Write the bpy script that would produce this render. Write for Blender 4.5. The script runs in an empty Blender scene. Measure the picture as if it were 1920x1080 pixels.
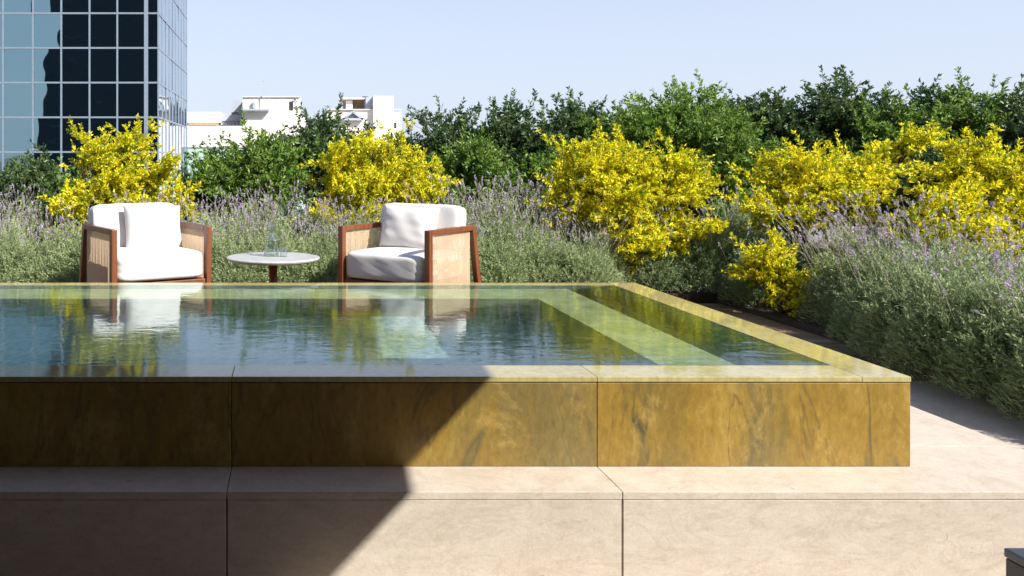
import bpy, bmesh, math, random
import numpy as np
from mathutils import Vector, Matrix
random.seed(7)
RNG = np.random.default_rng(11)
sc = bpy.context.scene
C = sc.collection
R = math.radians

# ------------------------------------------------------------ camera, sky, sun, exposure
EYE = 1.215                      # above the top of the stone plinth (z = 0)
F = 1600.0                       # focal length in pixels of the 1920 wide photo
cam = bpy.data.cameras.new('camera'); camo = bpy.data.objects.new('camera', cam); C.objects.link(camo)
cam.sensor_width = 36; cam.lens = 30.0
cam.shift_x = (960-545)/1920; cam.shift_y = -(540-310)/1920
cam.clip_start = .05; cam.clip_end = 6000
camo.location = (0, 0, EYE); camo.rotation_euler = (R(90), 0, 0)
sc.camera = camo

SUN = Vector((.89, -.8, 1.0)).normalized()
elev = math.asin(SUN.z)
w = bpy.data.worlds.new('World'); sc.world = w; w.use_nodes = True
nt = w.node_tree; bg = nt.nodes['Background']
sky = nt.nodes.new('ShaderNodeTexSky'); sky.sky_type = 'NISHITA'; sky.sun_disc = False
sky.sun_elevation = elev; sky.sun_rotation = math.atan2(SUN.x, SUN.y)
sky.altitude = 0; sky.air_density = 1.0; sky.dust_density = 1.3; sky.ozone_density = 3.0
skm = nt.nodes.new('ShaderNodeMix'); skm.data_type = 'RGBA'; skm.blend_type = 'MULTIPLY'; skm.inputs[0].default_value = 1
skm.inputs[7].default_value = (1.08, .945, .99, 1)
nt.links.new(sky.outputs[0], skm.inputs[6])
# pale summer haze thickening towards the horizon
tcw = nt.nodes.new('ShaderNodeTexCoord'); sxw = nt.nodes.new('ShaderNodeSeparateXYZ'); nt.links.new(tcw.outputs['Generated'], sxw.inputs[0])
mrw = nt.nodes.new('ShaderNodeMapRange'); nt.links.new(sxw.outputs['Z'], mrw.inputs[0])
mrw.inputs[1].default_value = .05; mrw.inputs[2].default_value = .6; mrw.inputs[3].default_value = .88; mrw.inputs[4].default_value = .1
hzw = nt.nodes.new('ShaderNodeMix'); hzw.data_type = 'RGBA'; nt.links.new(mrw.outputs[0], hzw.inputs[0])
nt.links.new(skm.outputs[2], hzw.inputs[6]); hzw.inputs[7].default_value = (3.85, 4.32, 5.15, 1)
nt.links.new(hzw.outputs[2], bg.inputs[0]); bg.inputs[1].default_value = .1
sl = bpy.data.lights.new('sun', 'SUN'); so = bpy.data.objects.new('sun', sl); C.objects.link(so)
sl.energy = 4.8; sl.angle = R(.55); sl.color = (1, .95, .87)
so.rotation_euler = SUN.to_track_quat('Z', 'Y').to_euler()
sc.view_settings.view_transform = 'Standard'; sc.view_settings.look = 'None'
sc.view_settings.exposure = .95; sc.view_settings.gamma = 1
sc.render.engine = 'CYCLES'
sc.cycles.transparent_max_bounces = 24
sc.cycles.max_bounces = 10; sc.cycles.caustics_refractive = True

def at(px, py, D):
    """a point of the place seen at that spot of the photo, D metres away"""
    return Vector(((px-545)/F*D, D, EYE-(py-310)/F*D))

# ------------------------------------------------------------ materials
def mat(name):
    m = bpy.data.materials.new(name); m.use_nodes = True
    return m, m.node_tree, m.node_tree.nodes['Principled BSDF']
def N(nt, t, **kw):
    n = nt.nodes.new(t)
    for k, v in kw.items(): setattr(n, k, v)
    return n
def coords(nt, scale=(1, 1, 1), kind='Object', rot=(0, 0, 0)):
    tc = N(nt, 'ShaderNodeTexCoord'); mp = N(nt, 'ShaderNodeMapping')
    mp.inputs['Scale'].default_value = scale; mp.inputs['Rotation'].default_value = rot
    nt.links.new(tc.outputs[kind], mp.inputs[0]); return mp.outputs[0]
def noise(nt, vec, scale, detail=6, rough=.55, dist=0):
    n = N(nt, 'ShaderNodeTexNoise'); n.inputs['Scale'].default_value = scale
    n.inputs['Detail'].default_value = detail; n.inputs['Roughness'].default_value = rough
    n.inputs['Distortion'].default_value = dist
    if vec is not None: nt.links.new(vec, n.inputs['Vector'])
    return n.outputs[0]
def ramp(nt, fac, stops):
    r = N(nt, 'ShaderNodeValToRGB'); e = r.color_ramp.elements
    while len(e) < len(stops): e.new(.5)
    for i, (p, c) in enumerate(stops):
        e[i].position = p; e[i].color = (*c, 1) if len(c) == 3 else c
    nt.links.new(fac, r.inputs[0]); return r.outputs[0]
def mix(nt, fac, a, b, mode='MIX'):
    m = N(nt, 'ShaderNodeMix', data_type='RGBA', blend_type=mode)
    if hasattr(fac, 'is_linked'): nt.links.new(fac, m.inputs[0])
    else: m.inputs[0].default_value = fac
    for k, v in ((6, a), (7, b)):
        if hasattr(v, 'is_linked'): nt.links.new(v, m.inputs[k])
        else: m.inputs[k].default_value = (*v, 1)
    return m.outputs[2]
def bump(nt, h, strength, dist=.01):
    b = N(nt, 'ShaderNodeBump'); b.inputs['Strength'].default_value = strength
    b.inputs['Distance'].default_value = dist; nt.links.new(h, b.inputs['Height']); return b.outputs[0]

def plain(name, col, rough=.6, metal=0, var=.12, scale=8, bmp=.0):
    m, nt, b = mat(name)
    v = coords(nt); n = noise(nt, v, scale)
    c = ramp(nt, n, [(.25, tuple(x*(1-var) for x in col)), (.75, tuple(min(1, x*(1+var)) for x in col))])
    nt.links.new(c, b.inputs['Base Color']); b.inputs['Roughness'].default_value = rough; b.inputs['Metallic'].default_value = metal
    if bmp: nt.links.new(bump(nt, noise(nt, v, scale*6), bmp), b.inputs['Normal'])
    return m

def limestone(name):
    m, nt, b = mat(name)
    v = coords(nt)
    n1 = noise(nt, v, 1.9, 12, .74, .9)
    n2 = noise(nt, coords(nt, (1, 1, 2.5)), 9, 10, .75, .6)
    n3 = noise(nt, v, 60, 3, .6)
    c = ramp(nt, n1, [(.34, (0.462, 0.385, 0.308)), (.5, (0.554, 0.480, 0.404)), (.72, (0.630, 0.562, 0.492))])
    c = mix(nt, .6, c, ramp(nt, n2, [(.3, (0.431, 0.369, 0.308)), (.52, (0.554, 0.484, 0.416)), (.7, (0.646, 0.577, 0.508))]))
    vn = ramp(nt, noise(nt, coords(nt, (1, 1, 2)), 3.2, 9, .7, 1.4), [(.47, (1, 1, 1)), (.5, (.86, .83, .80)), (.53, (1, 1, 1))])
    c = mix(nt, .7, c, vn, 'MULTIPLY')
    sp = ramp(nt, noise(nt, v, 90, 4, .8), [(.35, (.86, .85, .84)), (.55, (1, 1, 1))]); c = mix(nt, .8, c, sp, 'MULTIPLY')
    oi = N(nt, 'ShaderNodeObjectInfo'); c = mix(nt, 1.0, c, ramp(nt, oi.outputs['Random'], [(0, (.95, .94, .93)), (1, (1.0, 1.0, 1.0))]), 'MULTIPLY')
    pits = ramp(nt, noise(nt, coords(nt, (1, 1, 1.5)), 22, 4, .5, .5), [(.22, (.45, .42, .38)), (.30, (1, 1, 1))])
    c = mix(nt, .8, c, pits, 'MULTIPLY')
    c = mix(nt, 1.0, c, (.965, .985, .985), 'MULTIPLY')
    nt.links.new(c, b.inputs['Base Color']); b.inputs['Roughness'].default_value = .5
    nt.links.new(bump(nt, n3, .12, .004), b.inputs['Normal'])
    return m

def gold_stone(name, light=False):
    """honed golden quartzite with vertical veins"""
    m, nt, b = mat(name)
    oi = N(nt, 'ShaderNodeObjectInfo'); sh = N(nt, 'ShaderNodeMath', operation='MULTIPLY'); sh.inputs[1].default_value = 37.
    nt.links.new(oi.outputs['Random'], sh.inputs[0])
    def coords(nt, scale=(1, 1, 1), rot=(0, 0, 0)):      # every slab is cut from another place of the block
        a = N(nt, 'ShaderNodeVectorMath', operation='ADD'); nt.links.new(globals()['coords'](nt, scale, 'Object', rot), a.inputs[0])
        nt.links.new(sh.outputs[0], a.inputs[1]); return a.outputs[0]
    v = coords(nt, (1, 1, .36), rot=(0, R(11), 0))
    n1 = noise(nt, v, 1.9, 12, .68, .7)
    n2 = noise(nt, coords(nt, (1, 1, .25), rot=(0, R(12), 0)), 5, 12, .76, .4)
    fine = noise(nt, coords(nt, (1, 1, .5)), 40, 10, .8, .2)
    if light:
        base = ramp(nt, n1, [(.34, (.20, .165, .055)), (.5, (.29, .25, .095)), (.66, (.39, .36, .18))])
        base = mix(nt, .4, base, ramp(nt, fine, [(.35, (0.308, 0.224, 0.056)), (.6, (0.616, 0.560, 0.308))]))
    else:
        base = ramp(nt, n1, [(.26, (0.105, 0.092, 0.036)), (.38, (0.175, 0.123, 0.031)), (.5, (0.280, 0.165, 0.025)), (.62, (0.350, 0.210, 0.034)), (.76, (0.238, 0.140, 0.025))])
        base = mix(nt, .55, base, ramp(nt, n2, [(.32, (0.126, 0.101, 0.038)), (.5, (0.280, 0.168, 0.027)), (.66, (0.406, 0.280, 0.070))]))
        def vein(scale, rx, w, seed, dist):
            mp = coords(nt, (1, 1, .3), rot=(0, R(rx), 0))
            ad = N(nt, 'ShaderNodeVectorMath', operation='ADD'); ad.inputs[1].default_value = (seed, seed*1.7, 0); nt.links.new(mp, ad.inputs[0])
            nn = noise(nt, ad.outputs[0], scale, 5, .58, dist)
            return ramp(nt, nn, [(.5-w, (0, 0, 0)), (.5, (1, 1, 1)), (.5+w, (0, 0, 0))])
        patch = ramp(nt, noise(nt, coords(nt, (1, 1, .5)), 1.5, 3), [(.42, (0, 0, 0)), (.58, (1, 1, 1))])
        v1 = mix(nt, 1.0, vein(.9, 22, .012, 3.1, .5), patch, 'MULTIPLY')
        base = mix(nt, v1, base, (0.077, 0.070, 0.031))
        v2 = mix(nt, 1.0, vein(.6, 6, .005, 15.1, .35), patch, 'MULTIPLY')
        base = mix(nt, mix(nt, .6, v2, (0, 0, 0)), base, (.42, .31, .12))
        base = mix(nt, vein(2.2, -14, .010, 7.3, 1.0), base, (0.182, 0.119, 0.031))
        olive = ramp(nt, noise(nt, coords(nt, (1, 1, .25), rot=(0, R(9), 0)), 1.6, 8, .65, .3), [(.54, (0, 0, 0)), (.64, (.7, .7, .7))])
        base = mix(nt, olive, base, (.155, .125, .05))
        pale = ramp(nt, noise(nt, coords(nt, (1, 1, .6)), 4.2, 10, .8, .5), [(.52, (0, 0, 0)), (.62, (.75, .75, .75))])
        base = mix(nt, pale, base, (.44, .29, .085))
        base = mix(nt, .55, base, ramp(nt, fine, [(.35, (.42, .40, .36)), (.6, (1, 1, 1))]), 'MULTIPLY')
    if not light: base = mix(nt, 1.0, base, (.93, .98, 1.0), 'MULTIPLY')
    nt.links.new(base, b.inputs['Base Color'])
    b.inputs['Roughness'].default_value = .035 if light else .42
    if light: b.inputs['IOR'].default_value = 1.75
    nt.links.new(bump(nt, fine, .015 if light else .1, .004), b.inputs['Normal'])
    return m

def basin_mat(name, bench=False):
    m, nt, b = mat(name)
    v = coords(nt)
    vo = N(nt, 'ShaderNodeTexVoronoi'); vo.inputs['Scale'].default_value = 34
    nt.links.new(v, vo.inputs[0])
    n = noise(nt, v, 5, 8, .7, .6)
    c = ramp(nt, n, [(.3, (.34, .52, .50)), (.5, (.46, .66, .62)), (.7, (.66, .80, .72))])
    if bench: c = ramp(nt, n, [(.35, (.44, .44, .16)), (.5, (.60, .58, .26)), (.65, (.78, .74, .42))])
    c = mix(nt, .15 if bench else .6, c, ramp(nt, vo.outputs['Color'], [(.2, (.22, .36, .34)), (.8, (.80, .84, .72))]))  # cell speckle paints the sunlit floor's sparkle into the tile colour
    nt.links.new(c, b.inputs['Base Color']); b.inputs['Roughness'].default_value = .5
    return m

def water_mat():
    m = bpy.data.materials.new('pool_water'); m.use_nodes = True; nt = m.node_tree
    nt.nodes.clear()
    out = N(nt, 'ShaderNodeOutputMaterial')
    h1 = noise(nt, coords(nt, (1, 1.6, 1)), 4.5, 2, .5, .4)
    h2 = noise(nt, coords(nt, (1, 1.9, 1)), 17, 3, .55, .8)
    a = N(nt, 'ShaderNodeMath', operation='MULTIPLY_ADD'); nt.links.new(h2, a.inputs[0]); a.inputs[1].default_value = .26
    nt.links.new(h1, a.inputs[2])
    b = bump(nt, a.outputs[0], 1.0, .0016)
    gs = N(nt, 'ShaderNodeBsdfGlass'); gs.inputs['IOR'].default_value = 1.75; gs.inputs['Roughness'].default_value = 0
    gs.inputs[0].default_value = (.88, .985, 1, 1); nt.links.new(b, gs.inputs['Normal'])
    nt.links.new(gs.outputs[0], out.inputs[0])
    return m

def leaf_mat(name, stops, trans=.35, nscale=3.0, rough=.45, nmix=.5):
    """leaf colours differ from leaf to leaf and from branch to branch"""
    m = bpy.data.materials.new(name); m.use_nodes = True; nt = m.node_tree
    b = nt.nodes['Principled BSDF']; out = nt.nodes['Material Output']
    g = N(nt, 'ShaderNodeNewGeometry')
    n = noise(nt, coords(nt), nscale, 3, .5)
    mm = N(nt, 'ShaderNodeMix'); mm.inputs[0].default_value = nmix
    nt.links.new(g.outputs['Random Per Island'], mm.inputs[2]); nt.links.new(n, mm.inputs[3])
    c = ramp(nt, mm.outputs[0], stops)
    nt.links.new(c, b.inputs['Base Color']); b.inputs['Roughness'].default_value = rough
    b.inputs['Specular IOR Level'].default_value = .4
    t = N(nt, 'ShaderNodeBsdfTranslucent'); nt.links.new(c, t.inputs[0])
    mx = N(nt, 'ShaderNodeMixShader'); mx.inputs[0].default_value = trans
    nt.links.new(b.outputs[0], mx.inputs[1]); nt.links.new(t.outputs[0], mx.inputs[2]); nt.links.new(mx.outputs[0], out.inputs[0])
    return m

def wood(name, a, bcol, axis='x', rough=.4):
    m, nt, b = mat(name); gi = N(nt, 'ShaderNodeNewGeometry')
    s = {'x': (.6, 14, 14), 'y': (14, .6, 14), 'z': (14, 14, .6)}[axis]
    n = noise(nt, coords(nt, s), 2.4, 8, .65, .7)
    c = ramp(nt, n, [(.3, a), (.7, bcol)])
    if 'deck' in name: c = mix(nt, 1.0, c, ramp(nt, gi.outputs['Random Per Island'], [(0, (.5, .48, .46)), (1, (1, 1, 1))]), 'MULTIPLY')
    nt.links.new(c, b.inputs['Base Color']); b.inputs['Roughness'].default_value = rough
    nt.links.new(bump(nt, n, .12, .003), b.inputs['Normal'])
    return m

def glass_facade(name, base):
    m, nt, b = mat(name)
    b.inputs['Base Color'].default_value = (*base, 1); b.inputs['Metallic'].default_value = 1.0
    b.inputs['Roughness'].default_value = .015
    h = noise(nt, coords(nt, (1, 1, 1)), .55, 1, .4)
    nt.links.new(bump(nt, h, .5, .035), b.inputs['Normal'])
    return m

def clear_glass(name, tint=(.95, .98, .97)):
    m = bpy.data.materials.new(name); m.use_nodes = True; nt = m.node_tree; nt.nodes.clear()
    out = N(nt, 'ShaderNodeOutputMaterial'); tr = N(nt, 'ShaderNodeBsdfTransparent'); tr.inputs[0].default_value = (*tint, 1)
    gl = N(nt, 'ShaderNodeBsdfGlossy'); gl.inputs['Roughness'].default_value = .01
    lw0 = N(nt, 'ShaderNodeLayerWeight'); lw0.inputs[0].default_value = .5
    lw1 = N(nt, 'ShaderNodeMath', operation='POWER'); nt.links.new(lw0.outputs['Facing'], lw1.inputs[0]); lw1.inputs[1].default_value = 2.2
    lw = N(nt, 'ShaderNodeMath', operation='MULTIPLY_ADD'); nt.links.new(lw1.outputs[0], lw.inputs[0]); lw.inputs[1].default_value = .7; lw.inputs[2].default_value = .07
    mx = N(nt, 'ShaderNodeMixShader'); nt.links.new(lw.outputs[0], mx.inputs[0])
    nt.links.new(tr.outputs[0], mx.inputs[1]); nt.links.new(gl.outputs[0], mx.inputs[2]); nt.links.new(mx.outputs[0], out.inputs[0])
    return m

def fabric(name):
    m, nt, b = mat(name)
    v = coords(nt)
    nt.links.new(ramp(nt, noise(nt, v, 3), [(.3, (.60, .592, .58)), (.7, (.66, .652, .64))]), b.inputs['Base Color'])
    b.inputs['Roughness'].default_value = .9
    wr = noise(nt, coords(nt, (1, 1, 1)), 5.5, 5, .5, 1.2)
    fi = noise(nt, v, 170, 2)
    a = N(nt, 'ShaderNodeMath', operation='MULTIPLY_ADD'); nt.links.new(fi, a.inputs[0]); a.inputs[1].default_value = .05; nt.links.new(wr, a.inputs[2])
    nt.links.new(bump(nt, a.outputs[0], .18, .004), b.inputs['Normal'])
    return m

M = dict(joint=plain('mortar_joint', (.10, .08, .062), .9), darkfloor=plain('dark_floor_stone', (.50, .42, .33), .7),
    lime=limestone('limestone'), gold=gold_stone('golden_quartzite'), coping=gold_stone('honed_coping_stone', True),
    basin=basin_mat('basin_tile_sparkle'), bench=basin_mat('bench_stone', True), water=water_mat(), grout=plain('dark_joint', (.035, .025, .015), .9),
    teak=wood('oiled_hardwood', (.10, .030, .012), (.20, .066, .025), 'z', .4),
    deck=wood('weathered_decking', (.17, .115, .075), (.38, .28, .19), 'x', .6),
    cord=plain('woven_cord', (.66, .50, .34), .8, var=.1, scale=40),
    fabric=fabric('white_outdoor_fabric'),
    tabletop=plain('pale_table_stone', (.40, .41, .41), .35, var=.15, scale=14),
    grey=plain('grey_metal', (.09, .095, .105), .35, var=.1), greytop=plain('grey_lid', (.20, .225, .25), .3, var=.08),
    soil=plain('garden_soil', (.055, .04, .028), .95, var=.3, scale=20, bmp=.5),
    white=plain('white_render', (.80, .765, .71), .8, var=.05, scale=.5), cream=plain('cream_render', (.72, .68, .62), .8, var=.06, scale=.5),
    bluegrey=plain('grey_panel', (.36, .40, .46), .6), tan=plain('tan_panel', (.36, .25, .17), .7), dkwin=plain('dark_window', (.05, .055, .065), .2),  # even blue-grey for panels, vents and frames
    mullion=plain('pale_mullion', (.20, .25, .31), .45, .1), facade=glass_facade('tower_glass', (.25, .38, .41)),
    facadeside=glass_facade('tower_side_glass', (.42, .52, .62)),  # paler copy of the glass, its brighter grazing reflection put into the colour
    darkb=plain('dark_cladding', (.022, .035, .055), .6), plaster=plain('terrace_plaster', (.34, .27, .20), .8),
    clear=clear_glass('clear_glass'), bal=clear_glass('tinted_glass', (.74, .90, .90)),
    carafe_water=clear_glass('still_water', (.92, .97, .96)),
    bark=plain('bark', (.10, .07, .05), .9, var=.3, scale=30), city=plain('far_ground', (.18, .17, .15), .9, scale=.02, var=.3),
    yellow=leaf_mat('golden_leaf', [(.27, (.15, .27, .015)), (.39, (.50, .56, .012)), (.49, (.88, .775, .012)), (.8, (.95, .855, .04))], .45, 3.2, .5, .45),
    green=leaf_mat('bright_green_leaf', [(.2, (.07, .14, .02)), (.5, (.15, .27, .035)), (.8, (.28, .40, .09))], .38),
    dark=leaf_mat('dark_green_leaf', [(.2, (.035, .075, .025)), (.5, (.075, .14, .045)), (.85, (.15, .23, .08))], .35, rough=.35),
    lav=leaf_mat('lavender_leaf', [(.15, (.20, .26, .11)), (.5, (.34, .42, .20)), (.85, (.52, .60, .37))], .35, 5, .7),
    lav2=leaf_mat('lavender_leaf_deep', [(.15, (.12, .18, .075)), (.5, (.25, .335, .155)), (.85, (.45, .53, .31))], .3, 5, .7),
    stem=leaf_mat('lavender_stem', [(.2, (.32, .34, .18)), (.8, (.52, .52, .34))], .3, 5, .7),
    flower=leaf_mat('lavender_flower', [(.15, (.34, .28, .37)), (.5, (.52, .45, .57)), (.8, (.70, .64, .73))], .3, 6, .8),
)

# ------------------------------------------------------------ builders
def tag(o, label=None, cat=None, group=None, kind=None):
    if label: o['label'] = label
    if cat: o['category'] = cat
    if group: o['group'] = group
    if kind: o['kind'] = kind
    return o
def thing(name, label, cat, loc=(0, 0, 0), rz=0, group=None):
    o = bpy.data.objects.new(name, None); C.objects.link(o)
    o.location = loc; o.rotation_euler = (0, 0, rz); o.empty_display_size = .1
    return tag(o, label, cat, group)
class MB:
    def __init__(s): s.v = []; s.f = []
    def add(s, vs, fs):
        n = len(s.v); s.v += [tuple(p) for p in vs]; s.f += [tuple(i+n for i in f) for f in fs]; return s
    def box(s, x0, x1, y0, y1, z0, z1):
        v = [(x, y, z) for z in (z0, z1) for y in (y0, y1) for x in (x0, x1)]
        return s.add(v, [(0, 2, 3, 1), (4, 5, 7, 6), (0, 1, 5, 4), (2, 6, 7, 3), (0, 4, 6, 2), (1, 3, 7, 5)])
    def bar(s, a, b, w, h, up=(0, 0, 1)):
        a, b = Vector(a), Vector(b); d = (b-a).normalized(); u = Vector(up)
        if abs(d.dot(u)) > .98: u = Vector((0, 1, 0))
        x = d.cross(u).normalized(); y = x.cross(d).normalized()
        v = [p + x*(w/2*i) + y*(h/2*j) for p in (a, b) for i, j in ((-1, -1), (1, -1), (1, 1), (-1, 1))]
        return s.add(v, [(0, 1, 2, 3), (7, 6, 5, 4), (0, 4, 5, 1), (1, 5, 6, 2), (2, 6, 7, 3), (3, 7, 4, 0)])
    def tube(s, pts, rad, n=8, cap=True):
        pts = [Vector(p) for p in pts]
        if not hasattr(rad, '__len__'): rad = [rad]*len(pts)
        vs = []; fs = []
        for i, p in enumerate(pts):
            d = (pts[min(i+1, len(pts)-1)]-pts[max(i-1, 0)]).normalized()
            u = Vector((0, 0, 1)) if abs(d.z) < .95 else Vector((1, 0, 0))
            x = d.cross(u).normalized(); y = d.cross(x)
            for k in range(n):
                t = 2*math.pi*k/n; vs.append(p+(x*math.cos(t)+y*math.sin(t))*rad[i])
        for i in range(len(pts)-1):
            for k in range(n):
                a = i*n+k; b = i*n+(k+1) % n; fs.append((a, b, b+n, a+n))
        if cap: fs.append(tuple(range(n))[::-1]); fs.append(tuple(range(len(vs)-n, len(vs))))
        return s.add(vs, fs)
    def lathe(s, prof, n=32, c=(0, 0, 0)):
        vs = []; fs = []
        for r, z in prof:
            for k in range(n):
                t = 2*math.pi*k/n; vs.append((c[0]+r*math.cos(t), c[1]+r*math.sin(t), c[2]+z))
        for i in range(len(prof)-1):
            for k in range(n):
                a = i*n+k; b = i*n+(k+1) % n; fs.append((a, b, b+n, a+n))
        return s.add(vs, fs)
    def build(s, name, m, parent=None, smooth=False, bevel=0, seg=2):
        me = bpy.data.meshes.new(name); me.from_pydata(s.v, [], s.f)
        bm = bmesh.new(); bm.from_mesh(me); bmesh.ops.recalc_face_normals(bm, faces=bm.faces)
        if bevel:
            es = [e for e in bm.edges if len(e.link_faces) == 2 and e.calc_face_angle(0) > .6]
            bmesh.ops.bevel(bm, geom=es, offset=bevel, segments=seg, profile=.6, affect='EDGES', clamp_overlap=True)
        bm.to_mesh(me); bm.free()
        if smooth: me.polygons.foreach_set('use_smooth', [True]*len(me.polygons))
        me.materials.append(m)
        o = bpy.data.objects.new(name, me); C.objects.link(o); o.parent = parent
        return o
def mesh_np(name, V, Fc, m, parent=None, smooth=False):
    """V (n,3), Fc (k,3) triangles"""
    me = bpy.data.meshes.new(name)
    me.vertices.add(len(V)); me.vertices.foreach_set('co', np.asarray(V, np.float32).ravel())
    k = len(Fc); me.loops.add(k*3); me.loops.foreach_set('vertex_index', np.asarray(Fc, np.int32).ravel())
    me.polygons.add(k); me.polygons.foreach_set('loop_start', np.arange(0, k*3, 3, dtype=np.int32))
    me.polygons.foreach_set('loop_total', np.full(k, 3, np.int32))
    me.update(calc_edges=True); me.materials.append(m)
    o = bpy.data.objects.new(name, me); C.objects.link(o); o.parent = parent
    return o
def unit(a): return a/np.maximum(np.linalg.norm(a, axis=-1, keepdims=True), 1e-9)
def leaf_geo(P, Dr, L, W, fold=.25, droop=.0):
    """kite shaped leaves with a fold: P base, Dr direction, L/W arrays -> verts, tris"""
    n = len(P); Dr = unit(Dr)
    s = unit(np.cross(Dr, RNG.normal(size=(n, 3)))); up = np.cross(s, Dr)
    L = np.asarray(L).reshape(-1, 1)*np.ones((n, 1)); W = np.asarray(W).reshape(-1, 1)*np.ones((n, 1))
    mid = P+Dr*L*.42
    tip = P+Dr*L + np.array([0, 0, -1.])*droop*L
    a = mid+s*W/2+up*W*fold; b = mid-s*W/2+up*W*fold
    V = np.stack([P, a, tip, b], 1).reshape(-1, 3)
    i = np.arange(n)[:, None]*4
    T = np.concatenate([i+np.array([[0, 1, 2]]), i+np.array([[0, 2, 3]])], 1).reshape(-1, 3)
    return V, T
def join(parts):
    V = []; T = []; n = 0
    for v, t in parts: V.append(v); T.append(t+n); n += len(v)
    return np.concatenate(V), np.concatenate(T)
def ribbons(A, B, r):
    """three sided thin stems from A to B"""
    n = len(A); d = unit(B-A); s = unit(np.cross(d, RNG.normal(size=(n, 3)))); u = np.cross(s, d)
    r = np.asarray(r).reshape(-1, 1)*np.ones((n, 1)); V = []
    for p, q in ((A, 1.), (B, .6)):
        for t in (0, 2.094, 4.189): V.append(p+(s*math.cos(t)+u*math.sin(t))*r*q)
    V = np.stack(V, 1).reshape(-1, 3); i = np.arange(n)[:, None]*6
    T = np.concatenate([i+np.array([[a, b, b+3]]) for a, b in ((0, 1), (1, 2), (2, 0))] + [i+np.array([[a, b+3, a+3]]) for a, b in ((0, 1), (1, 2), (2, 0))], 1).reshape(-1, 3)
    return V, T

# ------------------------------------------------------------ the setting: ground, terrace, decks, beds
def struct(mb, name, m, **k):
    o = mb.build(name, m, **k); o['kind'] = 'structure'; return o
struct(MB().box(-3000, 3000, -3000, 3000, -26, -25), 'ground', M['city'])
struct(MB().box(-30, 14, -9, 14.6, -24.9, -1.2), 'terrace_slab', M['plaster'])
fl = MB()
for i in range(-8, 8):
    for j in range(-4, 2):
        fl.box(i*1.47-.245+.002, i*1.47+1.225-.002, j*1.47+.2, j*1.47+1.666, -.498, -.45)
struct(fl, 'terrace_floor', M['darkfloor'])
# timber decks: boards parallel to X beside and behind the pool
struct(MB().box(3.145, 4.145, -1.2, 5.28, -.20, -.12), 'side_path', M['lime'])
dk = MB(); y = 5.284
while y < 8.2:
    dk.box(3.145, 4.145, y, y+.131, -.15, -.12+RNG.uniform(-.001, .001)); y += .142
struct(dk, 'side_deck', M['deck'], bevel=.003, seg=1)
dk = MB(); y = 6.235
while y < 7.75:
    dk.box(-9, 3.13, y, y+.136, -.03, 0+RNG.uniform(-.001, .001)); y += .142
struct(dk, 'rear_deck', M['deck'], bevel=.003, seg=1)
struct(MB().box(-14, 3.14, 7.78, 14.2, -.49, -.02).box(3.142, 13.8, 8.34, 14.2, -.49, -.04), 'rear_planting_soil', M['soil'])
struct(MB().box(4.15, 13.8, 1.5, 8.335, -.49, -.08), 'side_planting_soil', M['soil'])

# ------------------------------------------------------------ stone plinth and pool
J = [-.238+1.4735*k for k in range(-6, 2)]           # joints at the same places in plinth and pool
PLX, PLY, POX, POY, POYB = 3.135, 3.176, 2.50, 3.44, 6.20
pl = thing('stone_plinth', 'pale limestone plinth with honed top slabs under the golden pool wall', 'plinth')
XL = -9.0
cuts = [XL]+J+[PLX]
cuts = sorted(set(cuts))
for a, b in zip(cuts[:-1], cuts[1:]):
    MB().box(a+.0012, b-.0012, PLY, POY+.25, -.03, 0).build('top_slab', M['lime'], pl, bevel=.003)
    MB().box(a+.0028, b-.0028, PLY+.002, PLY+.03, -.448, -.0312).build('cladding_panel', M['lime'], pl, bevel=.002, seg=1)
MB().box(POX-.05, PLX-.0015, POY+.253, 6.23, -.03, 0).build('side_slab', M['lime'], pl, bevel=.003)
MB().box(PLX-.03, PLX-.002, PLY+.033, 6.23, -.448, -.033).build('side_cladding', M['lime'], pl)
MB().box(XL+.02, PLX-.034, PLY+.034, POY+.03, -.447, -.036).build('core', M['joint'], pl)

pool = thing('swimming_pool', 'raised pool clad in veined golden green stone filled to the brim', 'pool')
PH, CT = .363, .022
cuts = [XL]+J+[POX]
for a, b in zip(cuts[:-1], cuts[1:]):
    MB().box(a+.0012, b-.0012, POY, POY+.03, .001, PH-CT-.003).build('wall_panel', M['gold'], pool, bevel=.003)
    MB().box(a+.0003, b-.0003 if b < POX else b-.197, POY-.001, POY+.1975, PH-CT, PH).build('coping_slab', M['coping'], pool, bevel=.004, seg=2)
MB().box(POX-.03, POX-.0005, POY+.032, POYB, .001, PH-CT-.003).build('side_panel', M['gold'], pool, bevel=.002)
# right and back coping
MB().box(POX-.1965, POX+.001, POY-.001, POYB, PH-CT, PH).build('side_coping', M['coping'], pool, bevel=.0025, seg=2)
MB().box(XL, POX-.1975, POYB-.13, POYB, PH-CT, PH).build('rear_coping', M['coping'], pool, bevel=.007, seg=3)
MB().box(XL, POX-.04, POYB-.03, POYB-.001, .001, PH-CT-.003).build('rear_panel', M['gold'], pool)
IX, IY0, IY1, FLZ = POX-.199, POY+.199, POYB-.132, PH-1.05
bs = MB()
bs.add([(XL, IY0, FLZ), (IX, IY0, FLZ), (IX, IY1, FLZ), (XL, IY1, FLZ)], [(0, 1, 2, 3)])
for (x0, y0, x1, y1) in ((XL, IY0, IX, IY0), (IX, IY0, IX, IY1), (XL, IY1, IX, IY1)):
    bs.add([(x0, y0, FLZ), (x1, y1, FLZ), (x1, y1, PH-CT-.001), (x0, y0, PH-CT-.001)], [(0, 1, 2, 3)])
bs.build('basin', M['basin'], pool)
bn = MB(); LZ = EYE-.94
bn.box(1.60, 1.93, IY0+.001, 5.95, FLZ+.001, LZ); bn.box(XL, 1.599, 5.52, 5.95, FLZ+.001, LZ)
bn.build('bench_ledge', M['bench'], pool)
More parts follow.
